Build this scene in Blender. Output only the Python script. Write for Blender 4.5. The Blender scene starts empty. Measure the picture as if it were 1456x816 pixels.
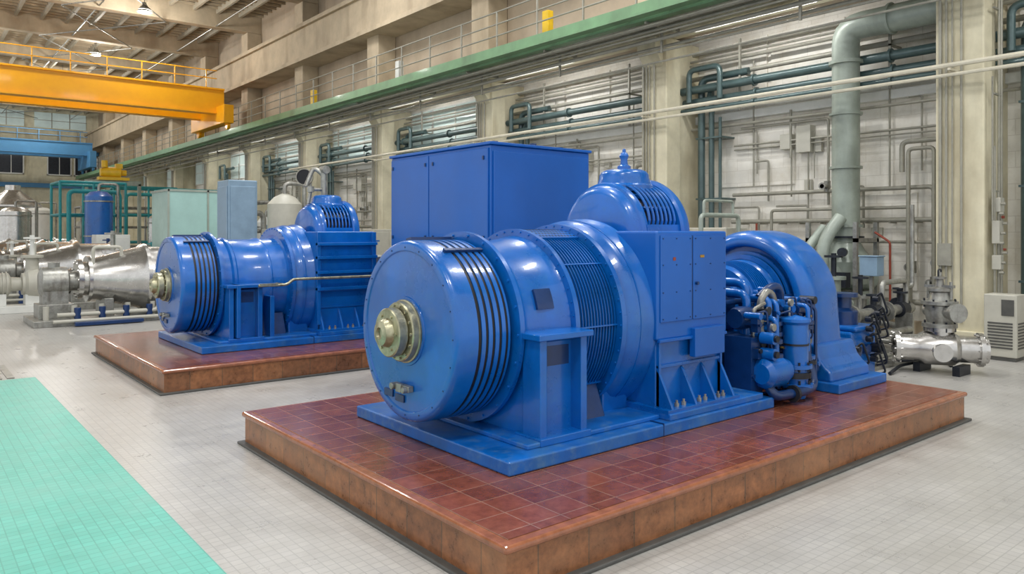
import bpy, bmesh, math, random
from mathutils import Vector, Matrix
random.seed(7)
sc = bpy.context.scene
sc.view_settings.view_transform = 'Standard'
pi = math.pi

# ---------------------------------------------------------------- materials
def lin(c):
    return tuple(((x/255)/12.92 if x/255 <= .04045 else ((x/255+.055)/1.055)**2.4) for x in c)

def mk(name, rgb, rough=.5, metal=0, var=.12, scale=3, bump=0, coat=0, stain=None, stain_amt=.4, emit=0, alpha=1, trans=0, wear=None, wamt=.55):
    m = bpy.data.materials.new(name); m.use_nodes = True
    nt = m.node_tree; N = nt.nodes; L = nt.links
    b = N['Principled BSDF']
    c = lin(rgb)
    tc = N.new('ShaderNodeNewGeometry')
    no = N.new('ShaderNodeTexNoise'); no.inputs['Scale'].default_value = scale; no.inputs['Detail'].default_value = 6
    no.inputs['Roughness'].default_value = .65
    L.new(tc.outputs['Position'], no.inputs['Vector'])
    r = N.new('ShaderNodeValToRGB')
    r.color_ramp.elements[0].position = .3; r.color_ramp.elements[1].position = .7
    r.color_ramp.elements[0].color = tuple(max(0, x*(1-var)) for x in c)+(1,)
    r.color_ramp.elements[1].color = tuple(min(1, x*(1+var)) for x in c)+(1,)
    L.new(no.outputs['Fac'], r.inputs['Fac'])
    out = r.outputs['Color']
    if stain:
        n2 = N.new('ShaderNodeTexNoise'); n2.inputs['Scale'].default_value = scale*.45; n2.inputs['Detail'].default_value = 8
        mp = N.new('ShaderNodeMapping'); mp.inputs['Scale'].default_value = (1.4, 1.4, .45)
        mp.inputs['Location'].default_value = (5, 3, 1)
        L.new(tc.outputs['Position'], mp.inputs['Vector']); L.new(mp.outputs['Vector'], n2.inputs['Vector'])
        r2 = N.new('ShaderNodeValToRGB'); r2.color_ramp.elements[0].position = .5; r2.color_ramp.elements[1].position = .72
        r2.color_ramp.elements[0].color = (0, 0, 0, 1)
        r2.color_ramp.elements[1].color = (stain_amt,)*3+(1,)
        L.new(n2.outputs['Fac'], r2.inputs['Fac'])
        mx = N.new('ShaderNodeMix'); mx.data_type = 'RGBA'
        L.new(r2.outputs['Color'], mx.inputs[0]); L.new(out, mx.inputs[6]); mx.inputs[7].default_value = lin(stain)+(1,)
        out = mx.outputs[2]
    if wear:
        n4 = N.new('ShaderNodeTexNoise'); n4.inputs['Scale'].default_value = 7; n4.inputs['Detail'].default_value = 10; n4.inputs['Roughness'].default_value = .75
        L.new(tc.outputs['Position'], n4.inputs['Vector'])
        r4 = N.new('ShaderNodeValToRGB'); r4.color_ramp.elements[0].position = .5; r4.color_ramp.elements[1].position = .68
        r4.color_ramp.elements[0].color = (0, 0, 0, 1); r4.color_ramp.elements[1].color = (wamt, wamt, wamt, 1)
        L.new(n4.outputs['Fac'], r4.inputs['Fac'])
        mx = N.new('ShaderNodeMix'); mx.data_type = 'RGBA'
        L.new(r4.outputs['Color'], mx.inputs[0]); L.new(out, mx.inputs[6]); mx.inputs[7].default_value = lin(wear)+(1,)
        out = mx.outputs[2]
    L.new(out, b.inputs['Base Color'])
    mr = N.new('ShaderNodeMapRange'); mr.inputs['To Min'].default_value = max(.03, rough-(.12 if wear else .07)); mr.inputs['To Max'].default_value = min(1, rough+(.22 if wear else .1))
    L.new(no.outputs['Fac'], mr.inputs['Value']); L.new(mr.outputs['Result'], b.inputs['Roughness'])
    b.inputs['Metallic'].default_value = metal
    if coat:
        b.inputs['Coat Weight'].default_value = coat; b.inputs['Coat Roughness'].default_value = .07
    if emit:
        L.new(out, b.inputs['Emission Color']); b.inputs['Emission Strength'].default_value = emit
    if trans:
        b.inputs['Transmission Weight'].default_value = trans
    if bump:
        bp = N.new('ShaderNodeBump'); bp.inputs['Strength'].default_value = bump; bp.inputs['Distance'].default_value = .02
        n3 = N.new('ShaderNodeTexNoise'); n3.inputs['Scale'].default_value = scale*2.5; n3.inputs['Detail'].default_value = 4
        L.new(tc.outputs['Position'], n3.inputs['Vector'])
        L.new(n3.outputs['Fac'], bp.inputs['Height']); L.new(bp.outputs['Normal'], b.inputs['Normal'])
        if coat: L.new(bp.outputs['Normal'], b.inputs['Coat Normal'])
    return m

def tile(name, c1, c2, grout, w, h, mortar=.01, rough=.3, side=False, offset=0, bump=.3, noise=.25, nscale=6, spec=.5, stain=None, samt=.6):
    m = bpy.data.materials.new(name); m.use_nodes = True
    nt = m.node_tree; N = nt.nodes; L = nt.links; b = N['Principled BSDF']
    g = N.new('ShaderNodeNewGeometry')
    vec = g.outputs['Position']
    if side:
        s = N.new('ShaderNodeSeparateXYZ'); L.new(vec, s.inputs[0])
        a = N.new('ShaderNodeMath'); a.operation = 'ADD'; L.new(s.outputs[0], a.inputs[0]); L.new(s.outputs[1], a.inputs[1])
        cb = N.new('ShaderNodeCombineXYZ'); L.new(a.outputs[0], cb.inputs[0]); L.new(s.outputs[2], cb.inputs[1])
        vec2 = cb.outputs[0]
    else: vec2 = vec
    br = N.new('ShaderNodeTexBrick'); br.offset = offset; br.squash = 1
    L.new(vec2, br.inputs['Vector'])
    br.inputs['Scale'].default_value = 1
    br.inputs['Color1'].default_value = lin(c1)+(1,); br.inputs['Color2'].default_value = lin(c2)+(1,)
    br.inputs['Mortar'].default_value = lin(grout)+(1,)
    br.inputs['Mortar Size'].default_value = mortar; br.inputs['Mortar Smooth'].default_value = .2
    br.inputs['Bias'].default_value = 0
    br.inputs['Brick Width'].default_value = w; br.inputs['Row Height'].default_value = h
    no = N.new('ShaderNodeTexNoise'); no.inputs['Scale'].default_value = nscale; no.inputs['Detail'].default_value = 8; no.inputs['Roughness'].default_value = .7
    L.new(vec, no.inputs['Vector'])
    mr = N.new('ShaderNodeMapRange'); mr.inputs['From Min'].default_value = .3; mr.inputs['From Max'].default_value = .7
    mr.inputs['To Min'].default_value = 1-noise; mr.inputs['To Max'].default_value = 1+noise
    L.new(no.outputs['Fac'], mr.inputs['Value'])
    mx = N.new('ShaderNodeVectorMath'); mx.operation = 'SCALE'
    L.new(br.outputs['Color'], mx.inputs[0]); L.new(mr.outputs['Result'], mx.inputs['Scale'])
    out = mx.outputs[0]
    if stain:
        n2 = N.new('ShaderNodeTexNoise'); n2.inputs['Scale'].default_value = .8; n2.inputs['Detail'].default_value = 9; n2.inputs['Roughness'].default_value=.7
        L.new(vec, n2.inputs['Vector'])
        r2 = N.new('ShaderNodeValToRGB'); r2.color_ramp.elements[0].position = .46; r2.color_ramp.elements[1].position = .7
        r2.color_ramp.elements[0].color = (0, 0, 0, 1)
        r2.color_ramp.elements[1].color = (samt, samt, samt, 1)
        L.new(n2.outputs['Fac'], r2.inputs['Fac'])
        m2 = N.new('ShaderNodeMix'); m2.data_type = 'RGBA'
        L.new(r2.outputs['Color'], m2.inputs[0]); L.new(out, m2.inputs[6]); m2.inputs[7].default_value = lin(stain)+(1,)
        out = m2.outputs[2]
    L.new(out, b.inputs['Base Color'])
    m3 = N.new('ShaderNodeMapRange'); m3.inputs['To Min'].default_value = max(.03, rough-.1); m3.inputs['To Max'].default_value = rough+.15
    L.new(no.outputs['Fac'], m3.inputs['Value']); L.new(m3.outputs['Result'], b.inputs['Roughness'])
    b.inputs['Specular IOR Level'].default_value = spec
    bp = N.new('ShaderNodeBump'); bp.invert = True; bp.inputs['Strength'].default_value = bump; bp.inputs['Distance'].default_value = .01
    L.new(br.outputs['Fac'], bp.inputs['Height']); L.new(bp.outputs['Normal'], b.inputs['Normal'])
    return m

BLUE = mk('blue_enamel_paint', (0, 94, 178), .26, 0, .16, 2.5, .1, .4, stain=(0, 68, 136), stain_amt=.6, wear=(30, 104, 168), wamt=.5)
BLUE2 = mk('blue_sheet_paint', (0, 90, 178), .34, 0, .08, 1.2, .02, .15, stain=(0, 74, 152), stain_amt=.5)
BLUED = mk('blue_dark_paint', (8, 48, 98), .35, 0, .2, 6, .1, .2)
BLUEB = mk('blue_base_paint', (4, 94, 176), .32, 0, .2, 4, .1, .2, stain=(64, 114, 154), stain_amt=.5, wear=(96, 132, 160))
BLACK = mk('black_rubber', (7, 9, 16), .5, 0, .2, 10)
NAVY = mk('navy_coil_core', (6, 14, 34), .5, 0, .2, 10)
DARK = mk('dark_steel', (42, 46, 54), .4, .4, .3, 8)
STEEL = mk('brushed_stainless', (200, 198, 194), .24, .9, .15, 5, .05)
STEELD = mk('worn_grey_steel', (156, 156, 150), .36, .6, .25, 12, .15, stain=(90, 80, 68), stain_amt=.6)
CHAMP = mk('champagne_steel', (176, 172, 144), .34, .75, .25, 14, .15, stain=(84, 74, 56), stain_amt=.7)
GREYP = mk('grey_green_pipe_paint', (156, 166, 156), .38, .1, .15, 3, .05, .1, stain=(110, 118, 106), stain_amt=.6)
TEALP = mk('dark_teal_pipe_paint', (74, 94, 94), .3, .2, .2, 4, 0, .3)
TEALF = mk('teal_frame_paint', (40, 140, 145), .4, 0, .15, 4)
BEIGEP = mk('beige_pipe_paint', (216, 210, 190), .4, .05, .1, 4)
CONC = mk('beige_concrete', (216, 209, 182), .72, 0, .12, 2, .15, 0, stain=(160, 146, 114), stain_amt=.75)
CONCB = mk('brown_concrete', (188, 172, 146), .8, 0, .14, 1.5, .1, 0, stain=(144, 126, 102), stain_amt=.7)
UPW = mk('upper_wall_plaster', (184, 168, 146), .85, 0, .12, 1, .1, 0, stain=(152, 134, 112), stain_amt=.7)
GREEN = mk('green_girder_paint', (112, 150, 112), .45, 0, .12, 2, 0, .1, stain=(84, 104, 80), stain_amt=.6)
RAILM = mk('grey_rail_paint', (154, 152, 140), .45, .2, .15, 6)
YEL = mk('yellow_paint', (232, 190, 40), .4, 0, .1, 5)
ORANGE = mk('orange_crane_paint', (255, 176, 6), .4, 0, .08, 2, 0, .1)
GLASS = mk('window_glass', (190, 206, 202), .12, 0, .12, .8, 0, 0, emit=.2)
PANEL = mk('pale_teal_panel', (160, 198, 192), .2, 0, .12, 1, 0, .2)
LGREY = mk('light_grey_enclosure_paint', (184, 182, 170), .45, 0, .08, 4)
BGREY = mk('blue_grey_enclosure_paint', (130, 156, 178), .4, .1, .1, 4)
WHITE = mk('white_paint', (222, 223, 218), .4, 0, .06, 4)
RED = mk('red_oxide_paint', (140, 62, 44), .45, 0, .2, 8)
BRASS = mk('brass', (190, 150, 70), .3, .8, .2, 10)
SKIRT = mk('dark_skirting', (80, 80, 77), .5, 0, .2, 8)
CEIL = mk('ceiling_board', (138, 126, 106), .85, 0, .3, 1.6, .1, 0, stain=(70, 60, 50), stain_amt=.9)
PURL = mk('ceiling_steel', (176, 168, 150), .6, .1, .1, 4)
BAND = mk('blue_band_paint', (70, 130, 175), .5, 0, .1, 1)
LAMP = mk('lamp_glow', (255, 252, 240), .5, 0, 0, 1, emit=9)
FLOORM = tile('floor_mosaic_tile', (178, 176, 171), (171, 169, 165), (154, 153, 149), .075, .075, .004, .28, noise=.08, nscale=2.5, bump=.08, spec=.5, stain=(148, 145, 138), samt=.6)
TEALM = tile('teal_floor_paint', (98, 184, 168), (91, 175, 159), (80, 156, 141), .075, .075, .004, .34, noise=.1, nscale=3, bump=.08, spec=.4, stain=(116, 184, 170))
TOPM = tile('red_brown_tile', (130, 74, 54), (104, 58, 44), (146, 112, 94), .25, .25, .004, .16, noise=.3, nscale=9, bump=.15, spec=.6, stain=(134, 88, 68))
SIDEM = tile('brown_side_tile', (150, 98, 62), (124, 80, 52), (100, 76, 56), .42, .6, .006, .28, side=True, noise=.5, nscale=11, bump=.25, stain=(164, 122, 88))
NOSE = mk('brown_nosing_tile', (148, 92, 64), .18, 0, .3, 9, .05, .3)
WALLM = tile('painted_brick', (240, 237, 228), (234, 231, 222), (220, 216, 206), .62, .3, .008, .7, side=True, offset=.5, noise=.06, nscale=2, bump=.2, stain=(200, 190, 170), samt=.7)

# ---------------------------------------------------------------- mesh builder
class MB:
    def __init__(s): s.v = []; s.f = []
    def quadbox(s, P):
        n = len(s.v); s.v += [tuple(p) for p in P]
        for q in ((0,3,2,1),(4,5,6,7),(0,1,5,4),(1,2,6,5),(2,3,7,6),(3,0,4,7)): s.f.append([n+i for i in q])
        return s
    def box(s, x0, x1, y0, y1, z0, z1):
        return s.quadbox([(x0,y0,z0),(x1,y0,z0),(x1,y1,z0),(x0,y1,z0),(x0,y0,z1),(x1,y0,z1),(x1,y1,z1),(x0,y1,z1)])
    def prism(s, poly, axis, a0, a1):
        n = len(s.v); k = len(poly)
        def mkp(a, p):
            return {'X': (a, p[0], p[1]), 'Y': (p[0], a, p[1]), 'Z': (p[0], p[1], a)}[axis]
        s.v += [mkp(a0, p) for p in poly] + [mkp(a1, p) for p in poly]
        s.f.append([n+i for i in range(k)][::-1]); s.f.append([n+k+i for i in range(k)])
        for i in range(k):
            j = (i+1) % k; s.f.append([n+i, n+j, n+k+j, n+k+i])
        return s
    def lathe(s, prof, o=(0,0,0), axis='X', n=64):
        ax = {'X': (Vector((1,0,0)), Vector((0,1,0)), Vector((0,0,1))),
              'Y': (Vector((0,1,0)), Vector((0,0,1)), Vector((1,0,0))),
              'Z': (Vector((0,0,1)), Vector((1,0,0)), Vector((0,1,0)))}[axis] if isinstance(axis, str) else axis
        o = Vector(o); rings = []
        for (a, r) in prof:
            if r <= 1e-6:
                rings.append([len(s.v)]); s.v.append(tuple(o+ax[0]*a))
            else:
                st = len(s.v)
                for i in range(n):
                    t = 2*pi*i/n
                    s.v.append(tuple(o+ax[0]*a+ax[1]*(r*math.cos(t))+ax[2]*(r*math.sin(t))))
                rings.append(list(range(st, st+n)))
        for A, B in zip(rings[:-1], rings[1:]):
            if len(A) == 1 and len(B) == 1: continue
            for i in range(n):
                j = (i+1) % n
                if len(A) == 1: s.f.append([A[0], B[i], B[j]])
                elif len(B) == 1: s.f.append([A[i], B[0], A[j]])
                else: s.f.append([A[i], B[i], B[j], A[j]])
        return s
    def cyl(s, p0, p1, r, n=20, r2=None):
        p0 = Vector(p0); p1 = Vector(p1); d = p1-p0; l = d.length; d.normalize()
        u = d.orthogonal().normalized(); w = d.cross(u)
        r2 = r if r2 is None else r2
        return s.lathe([(0, 0), (0, r), (l, r2), (l, 0)], p0, (d, u, w), n)
    def tube(s, pts, r, n=12, fil=None):
        P = [Vector(p) for p in pts]; fil = fil or r*2.5
        out = [P[0]]
        for i in range(1, len(P)-1):
            a, b, c = P[i-1], P[i], P[i+1]
            f = min(fil, (a-b).length*.49, (c-b).length*.49)
            p = b+(a-b).normalized()*f; q = b+(c-b).normalized()*f
            for k in range(6):
                t = k/5; out.append(p*(1-t)**2+b*2*t*(1-t)+q*t*t)
        out.append(P[-1])
        n0 = len(s.v); u = None; m = len(out)
        for i, p in enumerate(out):
            d = (out[min(i+1, m-1)]-out[max(i-1, 0)])
            if d.length < 1e-9: d = Vector((0,0,1))
            d.normalize()
            if u is None: u = d.orthogonal().normalized()
            u = (u-d*u.dot(d))
            u = u.normalized() if u.length > 1e-6 else d.orthogonal().normalized()
            w = d.cross(u)
            for k in range(n):
                t = 2*pi*k/n; s.v.append(tuple(p+u*(r*math.cos(t))+w*(r*math.sin(t))))
        for i in range(m-1):
            for k in range(n):
                j = (k+1) % n
                s.f.append([n0+i*n+k, n0+i*n+j, n0+(i+1)*n+j, n0+(i+1)*n+k])
        s.f.append([n0+k for k in range(n)][::-1]); s.f.append([n0+(m-1)*n+k for k in range(n)])
        return s
    def ring(s, x0, x1, r0, r1, o, n=64, axis='X'):
        return s.lathe([(x0, r0), (x0, r1), (x1, r1), (x1, r0), (x0, r0)], o, axis, n)
    def patch(s, x0, x1, r0, r1, a0, a1, cy, cz, n=12):
        st = len(s.v)
        for i in range(n+1):
            t = math.radians(a0+(a1-a0)*i/n)
            for (x, r) in ((x0, r0), (x0, r1), (x1, r1), (x1, r0)):
                s.v.append((x, cy-r*math.cos(t), cz+r*math.sin(t)))
        for i in range(n):
            for k in range(4):
                j = (k+1) % 4; s.f.append([st+i*4+k, st+i*4+j, st+i*4+4+j, st+i*4+4+k])
        s.f.append([st, st+1, st+2, st+3]); s.f.append([st+n*4+k for k in (3,2,1,0)])
        return s
    def bolts(s, x, r, cnt, cy, cz, sz=.015, h=.02, phase=0):
        for i in range(cnt):
            t = 2*pi*i/cnt+phase
            y = cy+r*math.cos(t); z = cz+r*math.sin(t)
            s.cyl((x, y, z), (x-h, y, z), sz, 6)
        return s

def mesh_obj(name, mb, mat, smooth, ang):
    me = bpy.data.meshes.new(name); me.from_pydata(mb.v, [], mb.f)
    bm = bmesh.new(); bm.from_mesh(me); bmesh.ops.recalc_face_normals(bm, faces=bm.faces); bm.to_mesh(me); bm.free()
    me.materials.append(mat)
    if smooth:
        me.polygons.foreach_set('use_smooth', [True]*len(me.polygons)); me.set_sharp_from_angle(angle=math.radians(ang))
    ob = bpy.data.objects.new(name, me); sc.collection.objects.link(ob)
    return ob
class G:
    def __init__(s, name, loc=(0,0,0)):
        s.e = bpy.data.objects.new(name, None); s.e.empty_display_size = .2
        sc.collection.objects.link(s.e); s.e.location = loc
    def add(s, part, mb, mat, bevel=0, smooth=True, ang=35, segs=2):
        ob = mesh_obj(part, mb, mat, smooth, ang); ob.parent = s.e
        if bevel:
            b = ob.modifiers.new('bevel', 'BEVEL'); b.width = bevel; b.segments = segs; b.limit_method = 'ANGLE'; b.angle_limit = math.radians(40)
        return ob
def single(name, mb, mat, bevel=0, smooth=True, ang=35):
    ob = mesh_obj(name, mb, mat, smooth, ang)
    if bevel:
        b = ob.modifiers.new('bevel', 'BEVEL'); b.width = bevel; b.segments = 2; b.limit_method = 'ANGLE'
    return ob

# ---------------------------------------------------------------- room shell
YN, YF = -6, 82
XL, XW = -10.5, 16.1
HC = 13.7
single('floor', MB().box(XL, XW+.3, YN, YF+.3, -.2, 0), FLOORM, smooth=False)
single('floor_marking_teal', MB().box(-2.2, 1.58, -3, 12.85, 0, .006), TEALM, smooth=False)
mb = MB()
for i in range(24): mb.box(-2.2+i*.15, -2.2+i*.15+.09, 12.95, 14.3, .0, .012)
single('floor_grating', mb, STEELD, smooth=False)
single('wall_right', MB().box(XW, XW+.3, YN, YF, 0, 7.0), WALLM, smooth=False)
single('wall_right_upper', MB().box(15.3, XW+.3, YN, YF, 7.0, HC), UPW, smooth=False)
single('wall_far', MB().box(XL, XW+.3, YF, YF+.3, 0, HC), CONC, smooth=False)
single('ceiling', MB().box(XL, XW+.3, YN, YF+.3, HC, HC+.2), CEIL, smooth=False)

mb = MB()
for k in range(13):
    y0 = -1.98+7*k
    mb.box(XL, 15.3, y0, y0+.55, HC-1.0, HC)
single('ceiling_beams', mb, CONCB, .03, smooth=False)
mb = MB(); mb2 = MB()
x = XL+.4
while x < 15.2:
    mb.box(x, x+.12, YN, YF, HC-.32, HC-.02); x += 1.15
y = YN+.5
while y < YF:
    mb2.box(XL, 15.3, y, y+.06, HC-.14, HC-.02); y += .58
single('ceiling_purlins', mb, PURL, smooth=False)
single('ceiling_battens', mb2, CONCB, smooth=False)
mb = MB()
for (xx, zz) in ((12.9, 12.75), (7.5, 12.8)):
    mb.tube([(xx, YN, zz), (xx, YF, zz)], .035, 8)
for k in range(12):
    y0 = -1.98+7*k
    mb.tube([(6.0, y0+.3, 12.6), (10.5, y0+7.2, 12.6)], .03, 6); mb.tube([(10.5, y0+.3, 12.6), (6.0, y0+7.2, 12.6)], .03, 6)
single('ceiling_conduits', mb, STEELD)

# columns
for k, y1 in enumerate([5.82-7+7*i for i in range(0, 12)]):
    g = G('column', (14.7, y1-.4, 0))
    g.add('shaft', MB().box(0, .55, -.4, .4, 0, 6.9), CONC, .03, False)
    g.add('rear_pier', MB().box(.55, 1.4, -.32, .38, 0, 6.88), CONC, .02, False)
    g.add('plinth', MB().box(-.06, .5, -.42, .46, 0, .35), CONC, .02, False)
    g.add('capital', MB().prism([(0, 6.2), (-.3, 6.6), (-.3, 6.9), (0, 6.9)], 'Y', -.3, .3), CONC, .02, False)
    g.add('conduits', MB().tube([(-.04, .3, .5), (-.04, .3, 6.5)], .03, 8).tube([(-.04, .2, .5), (-.04, .2, 6.3)], .022, 8).tube([(-.04, .1, .5), (-.04, .1, 6.4)], .015, 8).tube([(-.04, -.05, .5), (-.04, -.05, 6.3)], .022, 8).box(-.1, 0, .1, .33, 1.5, 1.9), RAILM)
    g.add('upper_shaft', MB().box(-.2, .59, -.45, .45, 7.2, HC-1.01), CONCB, .03, False)
single('concrete_runway_beam', MB().prism([(14.05, 9.75), (15.28, 9.75), (15.28, 11.42), (14.05, 11.42), (14.05, 11.25), (14.2, 11.25), (14.2, 9.92), (14.05, 9.92)], 'Y', YN, YF), CONCB, 0, False)
single('trim_1', MB().box(14.55, 15.1, YN, YF, 6.9, 7.08), CONC, .02, False)
single('trim_2', MB().box(15.95, 16.1, YN, YF, 4.85, 5.05), WHITE, .02, False)
single('baseboard_right', MB().box(15.98, 16.1, YN, YF, 0, .3), CONCB, .02, False)

n = 1
for k in range(3, 11):
    y0 = 5.9-7+7*k; y1 = y0+6.1
    g = G('window_%d' % n, (XW, y0, 0)); n += 1
    g.add('pane', MB().box(-.06, -.02, 0.05, 6.05, 5.35, 6.8), GLASS, 0, False)
    f = MB()
    for z in (5.3, 6.05, 6.78): f.box(-.1, 0, 0, 6.1, z, z+.05)
    for i in range(5): f.box(-.1, 0, .02+i*1.5, i*1.5+.07, 5.3, 6.83)
    g.add('frame', f, WHITE, 0, False)
mb = MB()
for k in range(0, 11):
    y0 = 6.2-7+7*k
    mb.box(XW-.05, XW, y0+.5, y0+2.4, .9, 2.9); mb.box(XW-.05, XW, y0+3.2, y0+5.2, 3.2, 4.6)
    if k < 3: mb.box(XW-.06, XW, y0+.1, y0+1.9, 5.2, 6.8); mb.box(XW-.06, XW, y0+2.0, y0+3.8, 5.2, 6.8); mb.box(XW-.06, XW, y0+3.9, y0+5.7, 5.2, 6.8)
single('trim_3', mb, WALLM, .02, False)

# walkway with green girder
g = G('crane_walkway', (13.35, 0, 0))
g.add('green_girder', MB().box(0, .08, YN, 80, 6.98, 7.32).box(-.08, .16, YN, 80, 6.93, 6.98).box(-.08, .16, YN, 80, 7.32, 7.37), GREEN, 0, False)
mb = MB(); y = YN
while y < 80: mb.box(-.05, .0, y, y+.03, 6.98, 7.32); y += 1.2
g.add('stiffeners', mb, GREEN, 0, False)
g.add('deck', MB().box(.16, 1.94, YN, 80, 7.1, 7.16), STEELD, 0, False)
g.add('crane_rail', MB().box(-.36, -.09, YN, 80, 6.99, 7.05).box(-.30, -.24, YN, 80, 7.05, 7.28), GREEN, 0, False)
mb = MB(); y = YN+.3
while y < 80:
    mb.box(.0, .04, y, y+.04, 7.36, 8.4); y += 1.75
for z in (8.4, 8.05, 7.72): mb.tube([(.02, YN, z), (.02, 80, z)], .022, 6)
g.add('railing', mb, RAILM, 0, False)
mb = MB()
for (xx, zz, rr) in ((.1, 6.84, .05), (.3, 6.78, .035), (.45, 6.6, .05), (.6, 6.35, .03), (-.06, 6.8, .02), (.2, 6.66, .025), (.8, 6.5, .04), (.75, 6.15, .025)):
    mb.tube([(xx, YN, zz), (xx, 80, zz)], rr, 8)
g.add('conduits', mb, RAILM)
mb = MB(); y = 1.0
while y < 80:
    mb.box(.0, 1.2, y, y+.06, 6.88, 6.95); mb.box(.55, .6, y, y+.05, 6.3, 6.9); y += 3.5
g.add('brackets', mb, RAILM, 0, False)
for yy in (15.2, 23, 30, 45):
    m = MB().box(.3, .5, yy, yy+.25, 7.16, 8.1)
    g.add('cable_box', m, YEL if yy != 23 else WHITE, .02, False)

# pipes along the wall
mb = MB()
for (xx, zz, rr) in ((15.4, 5.62, .1), (15.5, 5.34, .085), (15.4, 5.12, .06)):
    mb.tube([(xx, YN, zz), (xx, 42, zz)], rr, 12)
    yy = YN+.5
    while yy < 40: mb.ring(yy, yy+.05, rr, rr+.04, (xx, 0, zz), 16, 'Y'); yy += 3.1
single('wall_pipe_run_teal', mb, TEALP)
mb = MB()
for (xx, zz, rr) in ((15.7, 5.95, .06), (15.75, 6.3, .045), (15.75, 6.42, .03), (15.8, 4.7, .035), (15.85, 6.62, .05)):
    mb.tube([(xx, YN, zz), (xx, 42, zz)], rr, 10)
yy = 3.5
while yy < 40: mb.box(15.55, 16.1, yy, yy+.05, 5.86, 5.9); mb.box(15.55, 15.6, yy, yy+.05, 5.0, 6.7); yy += 3.5
single('wall_conduit_run', mb, RAILM)
mb = MB()
mb.tube([(14.3, YN, 5.02), (14.3, 34, 5.02)], .045, 8); mb.tube([(14.35, YN, 4.86), (14.35, 26, 4.86)], .035, 8)
yy = 5.4
while yy < 35: mb.box(14.26, 14.68, yy, yy+.05, 4.93, 4.97); yy += 7
single('wall_pipe_run_beige', mb, BEIGEP)
for k in range(-1, 6):
    y0 = 6.3+7*k
    mb = MB()
    mb.tube([(15.6, y0+5.35, .3), (15.6, y0+5.35, 5.9), (15.6, y0+4.0, 5.9)], .09); mb.tube([(15.6, y0+5.05, .3), (15.6, y0+5.05, 5.7), (15.5, y0+5.05, 5.34)], .07)
    mb.tube([(15.6, y0+4.8, 1.2), (15.6, y0+4.8, 4.9)], .04)
    mb.tube([(15.3, y0+5.5, 5.3), (15.3, y0+5.5, 6.1), (15.3, y0+4.6, 6.1), (15.3, y0+4.6, 5.3)], .07)
    for z in (1.2, 2.9, 4.4): mb.box(15.5, 16.1, y0+4.7, y0+5.45, z, z+.04)
    single('wall_riser_pipes', mb, TEALP)
    mb = MB()
    mb.tube([(15.85, y0, .2), (15.85, y0, 3.0), (15.85, y0+4.6, 3.0)], .045)
    mb.tube([(15.75, y0+.4, .2), (15.75, y0+.4, 2.6), (15.75, y0+3.5, 2.6), (15.75, y0+3.5, 1.2)], .035)
    mb.tube([(15.9, y0+2.2, 2.7), (15.9, y0+2.2, 4.6), (15.9, y0+4.4, 4.6)], .03)
    mb.tube([(15.9, y0+3.1, 3.8), (15.9, y0+3.1, 4.9)], .03)
    mb.tube([(15.9, y0-.2, 4.2), (15.9, y0+4.6, 4.2)], .025); mb.tube([(15.9, y0-.2, 4.1), (15.9, y0+4.6, 4.1)], .018)
    mb.tube([(15.8, y0-.2, 2.35), (15.8, y0+4.6, 2.35)], .05); mb.tube([(15.8, y0-.2, 1.9), (15.8, y0+4.6, 1.9)], .03); mb.tube([(15.8, y0+.2, .7), (15.8, y0+4.6, .7)], .06)
    mb.tube([(15.6, y0-.25, .3), (15.6, y0-.25, 3.9), (15.6, y0+.5, 3.9), (15.6, y0+.5, 3.3)], .05)
    mb.tube([(15.6, y0-.1, .3), (15.6, y0-.1, 3.75), (15.6, y0+.38, 3.75), (15.6, y0+.38, .4)], .04)
    for i in range(9): mb.box(15.74, 16.08, y0+.3+i*.5, y0+.33+i*.5, 2.28, 2.31)
    mb.tube([(15.95, y0+4.1, 3.2), (15.95, y0+4.1, 6.2)], .02); mb.tube([(15.95, y0+.9, 3.0), (15.95, y0+.9, 5.8)], .02); mb.tube([(15.95, y0+2.7, 1.0), (15.95, y0+2.7, 4.0)], .018)
    rs = random.Random(k)
    for i in range(9):
        a = y0+rs.uniform(0, 4.4); zb = rs.uniform(.4, 3.6); hh = rs.uniform(.5, 1.6)
        mb.tube([(15.97, a, zb), (15.97, a, zb+hh), (15.97, a+rs.uniform(.2, .8), zb+hh)], rs.choice((.012, .018, .025)), 6)
    single('wall_service_pipes', mb, RAILM)
    mb = MB()
    mb.box(15.85, 16.08, y0+2.6, y0+2.95, 3.9, 4.5); mb.box(15.85, 16.08, y0+3.1, y0+3.35, 4.0, 4.35)
    mb.box(15.8, 16.08, y0+4.0, y0+4.4, 1.2, 1.75); mb.box(15.8, 16.08, y0+1.6, y0+1.9, 1.4, 1.8)
    for i in range(7):
        a = y0+rs.uniform(0, 4.4); zb = rs.uniform(.8, 4.6); mb.box(15.98, 16.08, a, a+rs.uniform(.1, .25), zb, zb+rs.uniform(.12, .35))
    single('wall_junction_boxes', mb, LGREY, .01, False)
    mb = MB()
    for (dy, z) in ((.4, 1.4), (3.5, 1.6), (0, 1.1), (-.1, 1.5), (2.2, 3.1)):
        mb.cyl((15.62, y0+dy, z), (15.92, y0+dy, z), .05, 12); mb.cyl((15.62, y0+dy, z), (15.64, y0+dy, z), .08, 16); mb.cyl((15.85, y0+dy, z-.12), (15.85, y0+dy, z+.12), .07, 12)
    single('wall_valves', mb, STEELD)
mb = MB().tube([(15.3, 9.9, 2.3), (15.3, 9.9, 1.4), (15.3, 8.9, 1.4), (15.3, 8.9, .0)], .025)
mb.tube([(15.3, 6.9, .4), (15.3, 6.9, 1.9), (15.3, 7.2, 2.1)], .022)
single('red_wall_pipe', mb, RED)

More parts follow.
